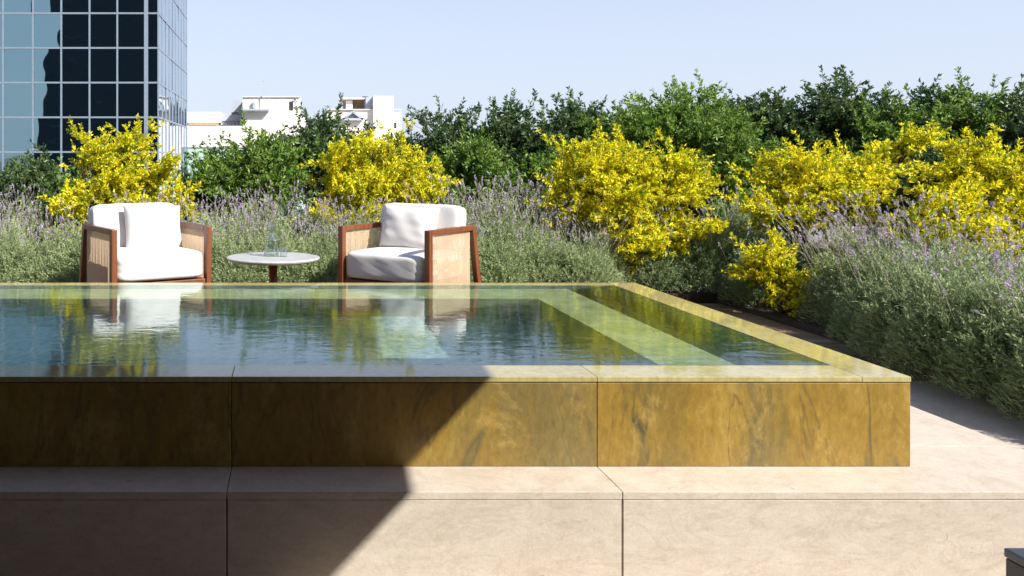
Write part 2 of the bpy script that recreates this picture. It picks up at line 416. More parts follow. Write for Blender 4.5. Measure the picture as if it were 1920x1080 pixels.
# dark joint line under the coping
MB().box(XL, POX-.006, POY+.004, POY+.02, PH-CT-.004, PH-CT+.001).build('coping_joint', M['grout'], pool)
wt = MB(); wt.add([(XL, IY0-.003, PH-.0012), (IX+.003, IY0-.003, PH-.0012), (IX+.003, IY1+.003, PH-.0012), (XL, IY1+.003, PH-.0012)], [(0, 1, 2, 3)])
wo = struct(wt, 'water', M['water'], smooth=True)
wo.cycles.is_caustics_caster = True
for o_ in pool.children:
    if o_.name.split('.')[0] in ('basin', 'bench_ledge', 'coping_slab'): o_.cycles.is_caustics_receiver = True
sl.cycles.is_caustics_light = True

# ------------------------------------------------------------ roof over the near terrace (it throws the diagonal shade)
H = 2.6
ex = lambda yy: .473+.89*H+.06*(yy-(POY-.8*H))
rf = thing('terrace_roof', 'wide flat roof slab overhanging the near side of the pool terrace', 'roof')
slab = MB(); yb, yf = -8.5, 3.55
slab.add([(-12, yb, H), (ex(yb), yb, H), (ex(yf), yf, H), (-12, yf, H), (-12, yb, H+.16), (ex(yb), yb, H+.16), (ex(yf), yf, H+.16), (-12, yf, H+.16)],
         [(0, 1, 2, 3), (4, 7, 6, 5), (0, 4, 5, 1), (1, 5, 6, 2), (2, 6, 7, 3), (3, 7, 4, 0)])
slab.build('slab', M['plaster'], rf)
MB().box(-12, 14, -1.5, -1.3, -.45, H-.002).build('shading_back_wall', M['plaster'], rf)  # unseen wall, widened to keep skylight off the pool front
MB().box(-3.3, -3.1, -1.29, 3.1, -.45, H-.002).build('shading_side_wall', M['plaster'], rf)  # unseen wall added to deepen the shade towards the left

# grey box at the right edge of the near terrace
bx = thing('low_table', 'dark grey box table at the bottom right corner with a paler lid', 'table', (2.36, 1.98, -.45))
MB().box(-.35, .35, -.42, .42, .001, .562).build('body', M['grey'], bx, bevel=.004)
MB().box(-.353, .353, -.423, .423, .564, .589).build('lid', M['greytop'], bx, bevel=.005)

# ------------------------------------------------------------ furniture
def cushion_mesh(w, d, h, p=5, n=14, puff=0., seed=0):
    """rounded box cushion; softly crowned"""
    bm = bmesh.new(); bmesh.ops.create_cube(bm, size=2)
    bmesh.ops.subdivide_edges(bm, edges=bm.edges[:], cuts=n, use_grid_fill=True)
    r = random.Random(seed); ph = [r.uniform(0, 6) for _ in range(6)]
    for v in bm.verts:
        x, y, z = v.co
        k = (abs(x)**p+abs(y)**p+abs(z)**p)**(-1/p)
        # keep the flats flat, round only near the edges
        x, y, z = x*k, y*k, z*k
        c = (1-x*x)*(1-y*y)
        z2 = z*(h/2)+puff*c*(1 if z > 0 else -.4)*abs(z)
        f = .002*math.sin(9*x+ph[0]+3*z)+.002*math.sin(11*y+ph[1]+2*x)+.0015*math.sin(17*x+13*z+ph[2])
        v.co = (x*w/2*(1+f*2), y*d/2*(1+f*2), z2+f*h)
    me = bpy.data.meshes.new('cushion'); bm.to_mesh(me); bm.free()
    me.polygons.foreach_set('use_smooth', [True]*len(me.polygons)); me.materials.append(M['fabric'])
    return me
def pillow_mesh(w, h, t, seed=0, n=22):
    bm = bmesh.new(); bmesh.ops.create_cube(bm, size=2)
    bmesh.ops.subdivide_edges(bm, edges=bm.edges[:], cuts=n, use_grid_fill=True)
    r = random.Random(seed); a, b = r.uniform(0, 6), r.uniform(0, 6)
    for v in bm.verts:
        u, q, s = v.co.x, v.co.z, v.co.y
        edge = max(abs(u), abs(q))
        prof = ((1-abs(u)**3.2)*(1-abs(q)**3.2))**.5 if edge < 1 else 0
        th = (.012+(t/2)*prof) if abs(s) > .99 else .012*abs(s)
        sx = 1-.05*(1-q*q)*abs(u); sz = 1-.05*(1-u*u)*abs(q)
        wob = .003*math.sin(8*u+a+4*q)*prof + .003*math.sin(14*q+b+3*u)*prof*(abs(u))
        v.co = (u*w/2*sx, (1 if s > 0 else -1)*th+wob if abs(s) > .99 else s*.012, q*h/2*sz)
    me = bpy.data.meshes.new('throw_pillow'); bm.to_mesh(me); bm.free()
    me.polygons.foreach_set('use_smooth', [True]*len(me.polygons)); me.materials.append(M['fabric'])
    return me
def link(me, name, parent, loc=(0, 0, 0), rot=(0, 0, 0)):
    o = bpy.data.objects.new(name, me); C.objects.link(o); o.parent = parent; o.location = loc; o.rotation_euler = rot
    return o

def armchair(label, loc, rz, pillow_x, seed):
    """local: front edge along X at y = 0 (front faces -Y), origin at the middle of the front, W wide, L deep"""
    W, L = .83, .76; hw = W/2
    t = thing('armchair', label, 'armchair', loc, rz)
    P = .045
    for s in (-1, 1):
        x = s*(hw-P/2)
        MB().bar((x, P/2, 0), (x, P/2, .727), P, P+.01).build('front_leg', M['teak'], t, bevel=.005)
        MB().bar((x, L+.14, 0), (x, L-.015, .70), P, P+.012).build('rear_leg', M['teak'], t, bevel=.005)
        MB().bar((x, P+.006, .707), (x, L+.005, .707), P+.002, .042).build('arm_rail', M['teak'], t, bevel=.006)
        MB().bar((x, P+.008, .22), (x, L+.03, .22), P-.006, .04).build('side_rail', M['teak'], t, bevel=.004)
        cd = MB(); k = 0; yy = P+.02
        while yy < L-.055:
            for off in (0.0,):
                cd.tube([(x+off, yy+(.004 if off > 0 else 0), .238), (x+off, yy+(.004 if off > 0 else 0)+random.uniform(-.0015, .0015), .47), (x+off, yy+(.004 if off > 0 else 0), .69)], .0038, 5, False)
            yy += .0175
        cd.build('cord_panel', M['cord'], t, smooth=True)
    MB().box(-hw+P+.002, hw-P-.002, .012, .05, .265, .305).build('front_rail', M['teak'], t, bevel=.005)
    MB().box(-hw+P+.002, hw-P-.002, L-.05, L-.01, .24, .285).build('back_rail', M['teak'], t, bevel=.005)
    MB().bar((-hw+P+.003, L-.012, .69), (hw-P-.003, L-.012, .69), .03, .035).build('top_rail', M['teak'], t, bevel=.004)
    sl = MB(); 
    for i in range(7): sl.box(-hw+P+.005, hw-P-.005, .07+i*.095, .12+i*.095, .29, .306)
    sl.build('seat_slats', M['teak'], t)
    bc = MB(); xx = -hw+P+.02
    while xx < hw-P-.01:
        bc.tube([(xx, L-.012, .28), (xx, L-.012, .68)], .0033, 5, False); xx += .014
    bc.build('back_cords', M['cord'], t, smooth=True)
    link(cushion_mesh(W-2*P-.004, .70, .215, 9, puff=.02, seed=seed), 'seat_cushion', t, (0, .345, .42))
    link(cushion_mesh(W-2*P-.004, .17, .40, 9, seed=seed+3), 'back_cushion', t, (-.012, .64, .69), (R(-8), 0, 0))
    link(pillow_mesh(.50, .37, .17, seed), 'throw_pillow', t, (pillow_x, .475, .695), (R(-13), R(1.5), R(2)))
    return t
def place(pxl, D, rz, side):
    """front corner seen at pxl, D away -> centre of the front edge"""
    X = (pxl-545)/F*D; hw = .415
    dx = Vector((math.cos(rz), math.sin(rz), 0))
    c = Vector((X, D, 0)) + dx*(hw if side < 0 else -hw)
    return (c.x, c.y, .001)
armchair('white cushioned wooden armchair left of the round table facing right', place(209, 6.45, R(30), -1), R(30), .10, 1)
armchair('white cushioned wooden armchair right of the round table facing left', place(806, 6.35, R(-38), 1), R(-38), -.04, 2)

tb = thing('side_table', 'round pale stone table on a wooden post between the two armchairs', 'table', (-.142, 6.9, .001))
MB().lathe([(0.001, .477), (.365, .477), (.377, .472), (.378, .465), (.372, .455), (.33, .441), (.001, .441)], 64).build('tabletop', M['tabletop'], tb, smooth=False)
MB().lathe([(.001, 0), (.034, 0), (.034, .44), (.001, .44)], 24).build('pedestal', M['teak'], tb, smooth=True)
MB().lathe([(.001, 0), (.20, 0), (.20, .012), (.034, .02)], 40).build('foot_plate', M['teak'], tb)
TZ = .4785
cx = thing('carafe', 'clear glass water carafe with a slim neck on the round table', 'carafe', (-.155, 6.93, TZ))
MB().lathe([(.001, .001), (.048, .001), (.052, .01), (.052, .105), (.046, .125), (.026, .140), (.024, .20), (.030, .225), (.027, .225), (.0215, .20), (.0235, .141), (.044, .123), (.049, .104), (.049, .012), (.001, .008)], 28).build('glass_body', M['clear'], cx, smooth=True)
MB().lathe([(.001, .0095), (.0475, .013), (.0475, .085), (.001, .085)], 28).build('water_fill', M['carafe_water'], cx, smooth=False)
cx.scale = (1.2, 1.2, 1.15)
tg = MB().lathe([(.001, .001), (.028, .001), (.031, .07), (.0292, .07), (.0265, .006), (.001, .006)], 24).build('tumbler', M['clear'], smooth=True)
tg.location = (-.055, 6.88, TZ); tag(tg, 'small clear drinking glass to the right of the carafe', 'glass')

# ------------------------------------------------------------ vegetation
def crown(lobes, ntwig, tl, K, L, W, upb=.5, spread=.8, droop=.05, core=.35, jit=.5, shoots=0, shoot_len=.35, per=9, sp=(.10, .10, .035)):
    """leafy twigs filling the lobes; long shoots break the outline. returns (leafV, leafT, twigV, twigT)"""
    lobes = np.array(lobes, float); vol = lobes[:, 3]*lobes[:, 4]*lobes[:, 5]
    # twigs sit in sprays, with gaps between one spray and the next
    ns = max(6, ntwig//per)
    ids = RNG.choice(len(lobes), ns, p=(vol**.7)/(vol**.7).sum())
    d = unit(RNG.normal(size=(ns, 3))); r = core+(1.06-core)*RNG.random((ns, 1))**.55
    anchor = lobes[ids, :3]+d*r*lobes[ids, 3:6]
    own = RNG.integers(0, ns, ntwig); d = d[own]
    along = RNG.normal(size=(ntwig, 1))*.10
    base = anchor[own]+RNG.normal(size=(ntwig, 3))*np.array(sp)+unit(d+np.array([0, 0, upb*.6]))*along
    out = unit(d/ np.array([1, 1, 1.]) + np.array([0, 0, upb]) + RNG.normal(size=(ntwig, 3))*jit)
    ln = tl*RNG.uniform(.5, 1.25, (ntwig, 1))
    if shoots:
        ii = RNG.choice(np.nonzero(d[:, 2] > -.1)[0], shoots); ln[ii] = shoot_len*RNG.uniform(.6, 1.2, (shoots, 1))
        out[ii] = unit(d[ii]*.9+np.array([0, 0, .55])+RNG.normal(size=(shoots, 3))*.22)
    A = base-out*ln*.35; B = base+out*ln*.65
    A[:, 2] = np.maximum(A[:, 2], .03); B[:, 2] = np.maximum(B[:, 2], .05)
    # leaves along the twig; long shoots get more of them
    n = np.maximum((K*ln[:, 0]/tl).astype(int), 4)
    tid = np.repeat(np.arange(ntwig), n)
    t = RNG.uniform(.12, 1.02, (len(tid), 1))
    ax = out[tid]
    side = unit(np.cross(ax, RNG.normal(size=(len(tid), 3))))
    Pp = A[tid]+(B-A)[tid]*t
    Dr = side*spread+ax*.6+RNG.normal(size=(len(tid), 3))*.15+np.array([0, 0, .12])
    Ls = L*RNG.uniform(.6, 1.25, len(tid))*(1.1-.35*t[:, 0])
    LV, LT = leaf_geo(Pp, Dr, Ls, Ls*W/L, droop=droop)
    TV, TT = ribbons(A, B, .0025)
    return LV, LT, TV, TT, A
def shrub(name, label, cat, lobes, m, base, group=None, stems=7, **kw):
    t = thing(name, label, cat, base, 0, group)
    if m is M['yellow']: lobes = [(x, y, z-.05, rx*.84, ry*.9, rz*.76) for x, y, z, rx, ry, rz in lobes]
    b = np.array(base); lb = [(x-b[0], y-b[1], z-b[2], rx, ry, rz) for x, y, z, rx, ry, rz in lobes]
    kw['ntwig'] = int(kw['ntwig']*1.3); LV, LT, TV, TT, A = crown(lb, **kw)
    mesh_np('crown', LV, LT, m, t)
    st = MB()
    for i in range(stems):
        q = Vector(lb[i % len(lb)][:3])+Vector(RNG.normal(size=3)*.06)
        a = Vector((RNG.uniform(-.07, .07), RNG.uniform(-.07, .07), 0))
        mid = a.lerp(q, .5)+Vector(RNG.normal(size=3)*.04)
        st.tube([a, mid, q], [.016, .011, .005], 6, False)
    for i in range(0, len(A), max(1, len(A)//110)):
        p = Vector(A[i]); c = Vector(lb[int(np.argmin([np.linalg.norm(A[i]-np.array(l[:3])) for l in lb]))][:3])
        st.tube([c*.8, c.lerp(p, .5)+Vector((0, 0, .02)), p], [.006, .004, .002], 4, False)
    n = len(st.v); tr = [(f[0], f[1], f[2]) for f in st.f]+[(f[0], f[2], f[3]) for f in st.f if len(f) == 4]
    V, T = join([(np.array(st.v), np.array(tr)), (TV, TT)])
    mesh_np('branches', V, T, M['bark'], t)
    return t
def lobe(px, py, D, rx, ry, rz):
    """lobe centred at a spot of the photo, radii: rx, rz in photo pixels at that distance, ry in metres"""
    p = at(px, py, D); return (p.x, p.y, p.z, rx/F*D, ry, rz/F*D)

YK = dict(tl=.18, K=32, L=.050, W=.020, upb=.3, spread=.75, jit=.38, shoot_len=.27, per=11, sp=(.07, .07, .02), core=.15)
def ybush(label, lobes, base, nt, shoots):
    shrub('golden_shrub', label, 'shrub', lobes, M['yellow'], base, 'golden leaved shrubs', ntwig=nt, shoots=shoots, **YK)
ybush('golden shrub behind the left armchair in front of the glass tower',
      [lobe(215, 345, 8.9, 78, .38, 58), lobe(150, 300, 8.9, 18, .2, 14), lobe(178, 280, 9, 14, .2, 26), lobe(240, 262, 9, 18, .2, 24), lobe(310, 285, 9, 30, .2, 14), lobe(135, 365, 8.8, 32, .25, 20), lobe(170, 300, 8.9, 40, .25, 40), lobe(235, 290, 9, 45, .3, 42), lobe(290, 320, 9, 40, .3, 35), lobe(330, 375, 8.8, 40, .25, 28), lobe(180, 390, 8.8, 60, .3, 40)],
      (-1.85, 8.9, 0), 800, 75)
ybush('golden shrub behind the right armchair with a pointed top',
      [lobe(700, 370, 8.9, 112, .42, 58), lobe(690, 268, 9, 26, .25, 30), lobe(740, 272, 9, 18, .2, 22), lobe(630, 285, 9, 24, .2, 18), lobe(805, 320, 8.9, 34, .2, 16), lobe(690, 315, 9, 55, .35, 38), lobe(745, 320, 9, 60, .3, 40), lobe(640, 330, 8.9, 45, .3, 35), lobe(790, 355, 8.8, 48, .3, 35), lobe(640, 400, 8.8, 62, .3, 30)],
      (.9, 8.9, 0), 1150, 85)
ybush('large dome shaped golden shrub in the middle of the hedge',
      [lobe(1190, 345, 8.7, 135, .5, 52), lobe(1155, 265, 8.9, 22, .2, 24), lobe(1085, 290, 8.8, 30, .2, 16), lobe(1060, 335, 8.8, 34, .2, 14), lobe(1320, 340, 8.8, 36, .2, 14), lobe(1290, 425, 8.5, 38, .3, 20), lobe(1120, 320, 8.8, 60, .35, 42), lobe(1200, 295, 8.9, 85, .35, 35), lobe(1275, 330, 8.8, 55, .35, 38), lobe(1080, 365, 8.7, 50, .3, 35), lobe(1230, 410, 8.5, 85, .35, 36), lobe(1200, 448, 8.4, 50, .3, 22), lobe(1110, 385, 8.6, 55, .3, 26)],
      (3.6, 8.7, 0), 1650, 90)
ybush('golden shrub with one long branch rising to the right above the purple flowers',
      [lobe(1545, 330, 8.3, 110, .42, 34), lobe(1490, 345, 8.3, 60, .3, 35), lobe(1630, 305, 8.4, 50, .3, 20), lobe(1665, 280, 8.5, 34, .2, 12), lobe(1700, 262, 8.5, 26, .15, 9), lobe(1460, 385, 8.1, 50, .3, 22), lobe(1500, 300, 8.3, 26, .2, 16), lobe(1585, 372, 8.1, 70, .35, 30)],
      (5.4, 8.3, 0), 1000, 70)
ybush('low golden shrub at the near edge of the bed beside the wooden deck',
      [lobe(1455, 500, 7.45, 32, .25, 30), lobe(1478, 532, 7.35, 30, .2, 16), lobe(1435, 472, 7.5, 14, .2, 12)],
      (4.3, 7.45, -.08), 250, 10)
ybush('golden shrub cut off by the right edge of the photo',
      [lobe(1870, 370, 7.2, 90, .5, 56), lobe(1812, 295, 7.3, 20, .25, 30), lobe(1840, 330, 7.3, 36, .3, 30), lobe(1760, 450, 6.8, 34, .3, 20), lobe(1900, 330, 7.3, 60, .35, 45), lobe(1860, 430, 7.0, 70, .35, 48), lobe(1795, 400, 6.9, 32, .3, 34)],
      (5.85, 7.2, -.08), 1250, 75)

GK = dict(tl=.22, K=20, L=.075, W=.030, upb=.6, spread=.75, jit=.45, shoot_len=.44, core=.2, per=10, sp=(.10, .10, .06))
def gshrub(label, m, lobes, base, nt, shoots, name='green_shrub', **o):
    k = dict(GK); k.update(o)
    shrub(name, label, 'shrub', lobes, m, base, 'green shrubs along the far edge', ntwig=nt, shoots=shoots, **k)
def col(px, top, D, wpx, ry=.45, bottom=400):
    """stack of lobes filling a shrub from its top down"""
    out = []; y = top+wpx*.42; r = random.Random(int(px*7+top))
    while y < bottom:
        out.append(lobe(px+r.uniform(-.25, .25)*wpx, y, D, wpx*r.uniform(.40, .55), ry, wpx*.40)); y += wpx*.38
    out.append(lobe(px-.42*wpx, top+wpx*.75, D, wpx*.34, ry, wpx*.36)); out.append(lobe(px+.4*wpx, top+wpx*.7, D, wpx*.36, ry, wpx*.34))
    return out
D1, G1 = M['dark'], M['green']
specs = [
    (45, 312, 10.5, 95, D1, 500, 25, 'low dark shrub at the left edge below the glass tower'),
    (120, 335, 10.8, 80, G1, 300, 15, 'low green shrub between the tower base and the left golden shrub'),
    (470, 258, 10.6, 105, G1, 800, 30, 'pointed green shrub in front of the white building with the aerial'),
    (400, 310, 11.2, 75, D1, 380, 14, 'small dark shrub at the foot of the glass balustrade'),
    (612, 240, 11.6, 95, D1, 700, 26, 'dark shrub between the two white buildings'),
    (700, 262, 12, 85, D1, 520, 20, 'dark shrub hiding the foot of the gabled building'),
    (845, 222, 12, 110, D1, 820, 30, 'round dark shrub against the sky just right of the buildings'),
    (870, 285, 11, 100, G1, 560, 20, 'bright green shrub below the round dark one'),
    (975, 222, 12, 95, D1, 760, 26, 'dark shrub left of the middle of the hedge line'),
    (1040, 300, 11, 95, G1, 500, 18, 'green shrub at the left shoulder of the large golden shrub'),
    (1085, 205, 12.2, 105, D1, 820, 34, 'dark open shrub with thin shoots behind the large golden shrub'),
    (1165, 225, 11.4, 95, G1, 620, 26, 'bright green shrub directly above the large golden shrub'),
    (1275, 172, 11.5, 122, G1, 1050, 48, 'tallest bright green shrub with a loose top against the sky'),
    (1345, 222, 11.0, 100, G1, 560, 20, 'green shrub at the right shoulder of the large golden shrub'),
    (1415, 208, 12.2, 105, D1, 820, 34, 'dark shrub right of the tallest green one'),
    (1500, 200, 12, 100, D1, 820, 30, 'dark shrub above the left part of the golden shrub with the long branch'),
    (1600, 168, 11.8, 105, D1, 950, 44, 'tall dark shrub with a spindly leader against the sky'),
    (1680, 215, 11.2, 110, G1, 720, 26, 'green shrub behind the tip of the long golden branch'),
    (1765, 195, 11.4, 115, D1, 900, 34, 'dark shrub left of the right hand golden shrub'),
    (1780, 290, 10.2, 100, D1, 560, 20, 'low dark shrub in the gap between two golden shrubs'),
    (1850, 192, 11, 110, G1, 860, 32, 'green shrub above the golden shrub at the right edge'),
    (1930, 195, 10.6, 110, D1, 800, 28, 'dark shrub at the right edge of the photo'),
]
for px, top, D, wpx, m, nt_, sh, lab in specs:
    b = at(px, 0, D)
    gshrub(lab, m, col(px, top-(10 if px > 750 else 0), D, wpx*1.08), (b.x, b.y, -.02), int(nt_*1.3), int(sh*1.1))

# lavender: an upright mound of fine shoots with long flower stems above it
def lavender(kind, label, loc, rz, scale, group, protos={}):
    key = kind
    if key not in protos:
        nsh, nst, rad, hgt, stemh, fm, lean = {
            'flowering': (560, 62, .38, .54, .50, M['lav'], .30), 'leafy': (720, 18, .42, .54, .52, M['lav2'], .25),
            'leafy_pale': (720, 24, .42, .52, .46, M['lav'], .25), 'leaning': (560, 52, .38, .54, .60, M['lav'], .30)}[kind]
        t = thing('lavender_plant', label, 'plant')
        # shoots
        a = RNG.uniform(0, 2*np.pi, nsh); q = np.sqrt(RNG.random(nsh)); rr = q*rad
        hh = hgt*np.sqrt(np.maximum(1-(q*.92)**2, .05))*np.where(RNG.random(nsh) < .12, RNG.uniform(1.1, 1.5, nsh), RNG.uniform(.75, 1.1, nsh))
        B = np.stack([rr*np.cos(a), rr*np.sin(a), hh], 1)
        out = unit(np.stack([np.cos(a)*q*.9, np.sin(a)*q*.9, np.full(nsh, .75)], 1)+RNG.normal(size=(nsh, 3))*.22)
        ln = RNG.uniform(.12, .24, (nsh, 1)); A = B-out*ln
        K = 24; tid = np.repeat(np.arange(nsh), K); tt = np.tile(np.linspace(.05, 1, K), nsh)[:, None]+RNG.uniform(-.02, .02, (nsh*K, 1))
        side = unit(np.cross(out[tid], RNG.normal(size=(len(tid), 3))))
        Pp = A[tid]+(B-A)[tid]*tt; Dr = side*.75+out[tid]*.85
        Ls = .040*RNG.uniform(.6, 1.3, len(tid))*(1.15-.6*tt[:, 0])
        LV, LT = leaf_geo(Pp, Dr, Ls, .0085, fold=.15)
        # a low fringe hides the foot of the plant
        nf = nsh*7; a2 = RNG.uniform(0, 2*np.pi, nf); q2 = RNG.uniform(.3, 1.02, nf)
        P2 = np.stack([q2*rad*np.cos(a2), q2*rad*np.sin(a2), RNG.uniform(.02, .85, nf)*hgt*np.sqrt(np.maximum(1.05-q2**2, .0))+.01], 1)
        D2 = np.stack([np.cos(a2), np.sin(a2), np.full(nf, .7)], 1)+RNG.normal(size=(nf, 3))*.5
        V2, T2 = leaf_geo(P2, D2, .045, .008, fold=.15)
        SV, ST = ribbons(A, B, .0016)
        V, T = join([(LV, LT), (V2, T2), (SV, ST)]); mesh_np('foliage', V, T, fm, t)
        # flower stems
        a = RNG.uniform(0, 2*np.pi, nst); q = np.sqrt(RNG.random(nst))*.8; rr = q*rad
        S0 = np.stack([rr*np.cos(a), rr*np.sin(a), np.full(nst, hgt*.75)], 1)
        dr = np.stack([np.cos(a)*q*.55, np.sin(a)*q*.55, np.full(nst, 1.)], 1)+RNG.normal(size=(nst, 3))*.16
        if kind == 'leaning': dr += np.array([-.42, -.05, 0])
        dr = unit(dr); hl = stemh*RNG.uniform(.3, 1.1, (nst, 1))
        segs = []; bend = RNG.normal(size=(nst, 3))*.10*hl; bend[:, 2] = -abs(bend[:, 2])*.4
        pt = lambda s: S0+dr*hl*s+bend*s*s
        ss = np.linspace(0, 1, 6)
        for i in range(5): segs.append(ribbons(pt(ss[i]), pt(ss[i+1]), .0018))
        V, T = join(segs); mesh_np('stems', V, T, M['stem'], t)
        # flower spikes: whorls of little bracts
        fp = []; tipd = unit(pt(1.)-pt(.85))
        for w_ in range(6):
            c = pt(1.)+tipd*(.040-.011*w_) if w_ < 5 else pt(.86)
            for k_ in range(6):
                sd = unit(np.cross(tipd, RNG.normal(size=(nst, 3))))
                fp.append(leaf_geo(c, sd*.8+tipd*.7, .013*(1 if w_ else .6), .008, fold=.3))
        V, T = join(fp); mesh_np('flower_spikes', V, T, M['flower'], t)
        protos[key] = t; first = True
    else:
        src = protos[key]; t = src.copy(); C.objects.link(t); first = False
        for ch in [o for o in src.children]:
            c = ch.copy(); C.objects.link(c); c.parent = t
    t.location = loc; t.rotation_euler = (0, 0, rz if kind != 'leaning' else rz*.12); t.scale = (scale,)*3
    tag(t, label, 'plant', group)
    if not group and 'group' in t.keys(): del t['group']
    return t

rl = random.Random(5)
GR = 'lavender along the rear bed'
ORD = ['first', 'second', 'third', 'fourth', 'fifth', 'sixth', 'seventh', 'eighth', 'ninth', 'tenth', 'eleventh', 'twelfth', 'thirteenth', 'fourteenth',
       'fifteenth', 'sixteenth', 'seventeenth', 'eighteenth', 'nineteenth', 'twentieth', 'twenty-first', 'twenty-second', 'twenty-third', 'twenty-fourth', 'twenty-fifth', 'twenty-sixth']
for row, (D, st) in enumerate(((8.05, .40), (8.5, .44), (9.3, .55))):
    x = -3.1-.15*row; cnt = 0
    while x < 4.5+.35*row:
        px = 545+F*x/D
        if not (row == 0 and x > 3.0) and not (row == 1 and x > 3.35) and not (row == 2 and (110 < px < 340 or 600 < px < 850 or 1060 < px < 1340)):
            z = {0: .02, 1: .06, 2: .16}[row]
            kind = 'leafy_pale' if (row == 0 and rl.random() < .6) or (row == 1 and rl.random() < .25) else 'flowering'
            sc_ = rl.uniform(.85, 1.08)*(1.14 if 850 < px < 1030 and row else .95)
            if row == 0 and px > 1080: kind = 'leafy_pale'; sc_ *= .95
            if row and 1060 < px < 1340: sc_ *= .8
            lab = '%s %s from the left, %s row behind the pool' % (ORD[cnt], 'leafy lavender' if kind == 'leafy_pale' else 'flowering lavender', ('front', 'middle', 'back')[row])
            lavender(kind, lab, (x+rl.uniform(-.06, .06), D+rl.uniform(-.08, .08), z-.02), rl.uniform(0, 6.28), sc_, 'lavender in the bed behind the pool')
            cnt += 1
        x += st*rl.uniform(.85, 1.1)
# low corner between rear bed and side bed
for x, y_, k_, s_, w_ in ((3.62, 8.62, 'leafy', .95, 'left'), (4.1, 8.55, 'leafy', .95, 'middle'), (4.62, 8.3, 'leafy', .95, 'right')):
    lavender(k_, w_+' one of three deep green lavenders in the shaded corner beyond the wooden deck', (x, y_, -.03), rl.uniform(0, 6), s_, 'lavender in the deck corner')
# side bed beside the pool (each clump a plant)
side = [
    (4.62, 6.75, 'leafy', 1.0, 'leafy lavender right behind the low golden shrub'),
    (4.38, 6.15, 'leafy', 1.02, 'leafy lavender overhanging the wooden deck planks'),
    (4.22, 5.62, 'leafy', 1.08, 'dense dark lavender alongside the middle of the pool side'),
    (4.12, 5.15, 'leafy', 1.08, 'dense lavender next to the pool corner'),
    (4.10, 4.72, 'leafy', 1.02, 'lavender leaning over the shaded path in front of the pool corner'),
    (4.08, 4.25, 'leafy', 1.05, 'nearest lavender at the right edge spilling over the path'),
    (4.2, 3.8, 'leafy', 1.05, 'near lavender half outside the right edge'),
    (4.6, 6.95, 'leaning', 1.15, 'flowering lavender with stems leaning left above the low golden shrub'),
    (4.78, 6.45, 'leaning', 1.18, 'lavender with a dense fan of purple spikes in the middle of the side bed'),
    (4.75, 5.9, 'leafy_pale', 1.15, 'silvery lavender tuft in front of the right hand golden shrub'),
    (4.78, 5.4, 'leafy_pale', 1.12, 'pale lavender second row beside the right edge golden shrub'),
    (4.75, 4.95, 'leafy_pale', 1.05, 'pale lavender mound near the right edge'),
    (4.85, 4.5, 'leaning', 1.0, 'lavender at the right edge with stems arching down to the left'),
    (5.15, 7.1, 'leaning', 1.15, 'flowering lavender below the long golden branch'),
    (5.2, 6.6, 'leaning', 1.1, 'flowering lavender left of the right edge golden shrub'),
    (5.1, 7.6, 'flowering', 1.1, 'lavender at the back of the side bed under the golden branch'),
    (4.95, 7.6, 'flowering', 1.1, 'lavender with upright spikes behind the deck corner'),
    (5.3, 5.9, 'flowering', 1.0, 'lavender in front of the right edge golden shrub'),
    (5.35, 5.3, 'flowering', 1.05, 'tall spiked lavender cut by the right edge'),
    (4.42, 8.0, 'leafy', .85, 'small lavender at the end of the wooden deck behind the low golden shrub'),
    (4.28, 4.75, 'leaning', .8, 'single long flower stems arching out of the near lavender at the right'),
    (5.7, 7.9, 'flowering', 1.1, 'lavender between the long golden branch and the right golden shrub'),
]
for x, y_, k_, s_, lab in side:
    lavender(k_, lab, (x, y_, -.09), rl.uniform(0, 6.28), s_*(.92 if x > 4.5 else .98), None)

# ------------------------------------------------------------ glass balustrade at the far edge
bl = thing('glass_balustrade', 'tinted glass balustrade with a slim rail behind the shrubs', 'balustrade', (0, 13.4, -.02))
RZ = at(0, 276, 13.4).z+.02
MB().box(-1.72, .35, -.02, .02, RZ-.03, RZ).build('rail', M['mullion'], bl)
for i in range(2):
    xa = -1.7+i*1.04
    MB().box(xa+.02, xa+1.02, -.006, .006, .1, RZ-.035).build('pane', M['bal'], bl)
    MB().box(xa-.012, xa+.012, -.03, .03, 0, RZ-.032).build('post', M['mullion'], bl)

# ------------------------------------------------------------ glass tower at the left
DT = 45.0; s_ = DT/F
TW = thing('glass_tower', 'dark blue glass office tower with a pale mullion grid at the left', 'building', (at(297, 0, DT).x, DT, -25))
zz = lambda py: EYE+(310-py)*s_+25              # heights above the tower's foot
XW = 23.0; YD = 12.2; TOP = 70.0
MB().box(-XW, -.05, .05, YD, 0, TOP).build('core', M['darkb'], TW)
fx = [0]+[-(297-p)*s_ for p in (274, 220, 168, 115, 62, 6, -47)]
while fx[-1] > -XW+1.5: fx.append(fx[-1]-1.5)
ph = 65.0*s_
rows = [zz(25)+ph*k for k in range(-12, 26)]
sy = [YD/9*k for k in range(10)]
def pane(P, Q, z0, z1, nrm, name='window_pane'):
    """one flat pane between plan points P and Q, tilted by a hair"""
    tl = [RNG.uniform(-.009, .009) for _ in range(4)]
    n = Vector(nrm); v = [Vector((P[0], P[1], z0))+n*tl[0], Vector((Q[0], Q[1], z0))+n*tl[1], Vector((Q[0], Q[1], z1))+n*tl[2], Vector((P[0], P[1], z1))+n*(tl[0]+tl[2]-tl[1])]
    back = [p-n*.03 for p in v]
    return v+back, [(0, 1, 2, 3), (7, 6, 5, 4), (0, 4, 5, 1), (1, 5, 6, 2), (2, 6, 7, 3), (3, 7, 4, 0)]
rest = MB(); rest2 = MB()
